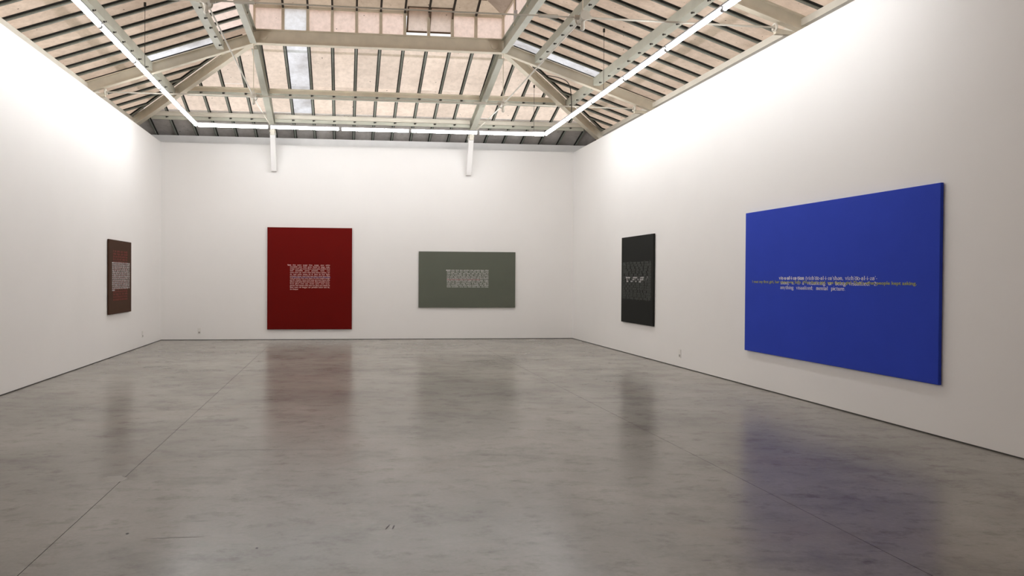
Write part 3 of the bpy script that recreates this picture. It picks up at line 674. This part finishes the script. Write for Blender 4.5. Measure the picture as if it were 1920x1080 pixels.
BAG = "le sens de la lettre suite dans une autre comme page mot entre plus peut dire en vient sur nom sorte prendre donner chose tout par leur bien avec celui pour fin temps forme ensemble ordre place partie usage ligne titre texte langue emploi vers cours objet".split()
def fill(n, width, xh, seed, first='', last='', xs=1.0):
    """n lines of running text that come out close to the given width"""
    rg = random.Random(seed); out = []
    for i in range(n):
        ws = [first] if i == 0 and first else []; tot = sum(line_pen(w)[0][2] for w in ws)*xh*xs
        if i == n-1 and last: out.append(last); continue
        while True:
            w = rg.choice(BAG)+(rg.choice([',', '.', ';', '', '', '', '', '', '']))
            lw = line_pen(w)[0][2]*xh*xs
            if tot+lw+0.42*xh*len(ws) > width: break
            ws.append(w); tot += lw
        out.append(' '.join(ws))
    return out
# red canvas
t1 = set_lines(fill(14, 0.97, 0.0215, 3, 'Sens', 'de chaque'), 0.0215, 0.0457, 3.072, 4.044, 1.824, True, 0.061, True)
v2 = sans_line("I never had a penny to my name so I changed it", 0.95, 0.05)
painting('back', 2.522, 4.586, 0.257, 2.760, (106, 13, 8), 'tall red canvas with small white text, left on the back wall',
         [('violet_lettering', 'dull violet line of lettering', *shift(v2, 3.11, 1.52), INK_BL, 0.001), ('white_lettering', 'small white block of text', *t1, INK_PK, 0.0022)])
# grey canvas
gl = fill(11, 1.066, 0.0205, 9, 'mener'); 
t1 = set_lines(gl+[''], 0.0205, 0.0416, 6.958, 8.026, 1.722, True, 0.021, True)
v2 = sans_line("My parents kept me in a closet for years", 0.83, 0.045)
painting('back', 6.250, 8.715, 0.798, 2.202, (100, 104, 93), 'wide grey green canvas with small white text, right on the back wall',
         [('rose_lettering', 'dull rose line of lettering', *shift(v2, 6.965, 1.482), INK_PN, 0.001), ('white_lettering', 'small white block of text', *t1, INK_W, 0.0022)])
# blue canvas on the right wall: u = -y grows towards the viewer, which reads left to right
b1 = ["vis\u00b7u\u00b7al\u00b7i\u00b7za\u00b7tion (vizh'\u014do-al-i-za'sh\u0259n, vizh'\u014do-al-i-za'-", "sh\u0259n), n. 1. a visualizing or being visualized. 2.", "anything visualized; mental picture."]
vA = []; fA = []
for i, t in enumerate(b1):
    l = 8.867 if i == 0 else 8.900; r_ = (10.661, 10.661, 10.154)[i]
    q = set_lines([t, ''], 0.0295, 0.0625, l, r_, 1.546-0.0625*i, True, 0, i == 0, (1.30, 1.2, 1.2)[i])
    o = len(vA); vA += q[0]; fA += [tuple(k+o for k in f) for f in q[1]]
v2 = sans_line("I met my first girl, her name was Sally. Was that a girl, was that a girl. That's what people kept asking.", 2.969, 0.036)
painting('right', 8.045, 11.487, 0.517, 2.506, (50, 72, 187), 'large bright blue canvas with white and yellow text, nearest on the right wall',
         [('white_lettering', 'white serif lines of text', vA, fA, INK_W, 0.001), ('yellow_lettering', 'olive yellow line of text', *shift(v2, 8.237, 1.497), INK_Y, 0.0022)])
# black canvas on the right wall
bg = []; bf = []
q = set_lines(fill(16, 1.39, 0.036, 21)+[''], 0.036, 0.0475, 3.42, 4.82, 1.845, True)
w3 = ["bien.venu entremise animale f.", "le. l. .. suite l. lu legende . l", "d'en vient. sur page"]
vW = []; fW = []
for i, t in enumerate(w3):
    k = set_lines([t, ''], 0.024, 0.04, (3.60, 3.635, 3.635)[i], (4.67, 4.63, 4.36)[i], 1.555-0.0385*i, True, 0, True)
    o = len(vW); vW += k[0]; fW += [tuple(n+o for n in f) for f in k[1]]
painting('right', 3.35, 4.915, 0.645, 2.402, (38, 39, 37), 'black canvas with faint grey letters, on the right wall near the corner',
         [('grey_lettering', 'faint charcoal block of letters', *q, INK_G, 0.001), ('white_lettering', 'three short white lines of text', vW, fW, INK_W, 0.0022)])
# brown canvas on the left wall: reads towards +y
q = set_lines(fill(19, 0.91, 0.029, 31)+[''], 0.029, 0.0515, -3.775, -2.86, 2.005, True)
t1 = set_lines(fill(15, 1.12, 0.0225, 41, 'mots', 'nommer.'), 0.0225, 0.0372, -3.838, -2.712, 1.785, True, 0, True)
painting('left', -4.004, -2.594, 0.822, 2.236, (74, 52, 40), 'square dark brown canvas with red and white text, on the left wall',
         [('red_lettering', 'brick red block of lettering', *q, INK_R, 0.001), ('white_lettering', 'white block of text', *t1, INK_W, 0.0022)])

# ------------------------------------------------------------------ sockets low on the walls
def socket(wall, u, z, label):
    if wall == 'back': mp = lambda a, d, zz: (a, -d, zz)
    elif wall == 'left': mp = lambda a, d, zz: (d, a, zz)
    else: mp = lambda a, d, zz: (W-d, a, zz)
    c = mp(u, 0, z); o = empty('wall_socket', c); tag(o, label, 'socket', 'wall sockets')
    def bx(a0, a1, d0, d1, z0, z1):
        mm_ = MB(); mm_.add([mp(a, d, q) for d in (d0, d1) for a, q in ((a0, z0), (a1, z0), (a1, z1), (a0, z1))], [(0,1,2,3),(7,6,5,4),(0,4,5,1),(1,5,6,2),(2,6,7,3),(3,7,4,0)]); return mm_
    pt_ = bevel(part('plate', bx(u-0.04, u+0.04, 0, 0.009, z-0.075, z+0.075), PLASTIC, o, c), 0.003)
    for dz in (-0.035, 0.035):
        part('outlet', bx(u-0.022, u+0.022, 0.009, 0.011, z+dz-0.02, z+dz+0.02), SLOT if dz < 0 else PLASTIC, pt_, c)
socket('right', -5.95, 0.24, 'small white wall socket low on the right wall between the canvases')
socket('back', 0.90, 0.22, 'small white wall socket low on the back wall near the left corner')
socket('left', -1.62, 0.27, 'small white wall socket low on the left wall near the corner')
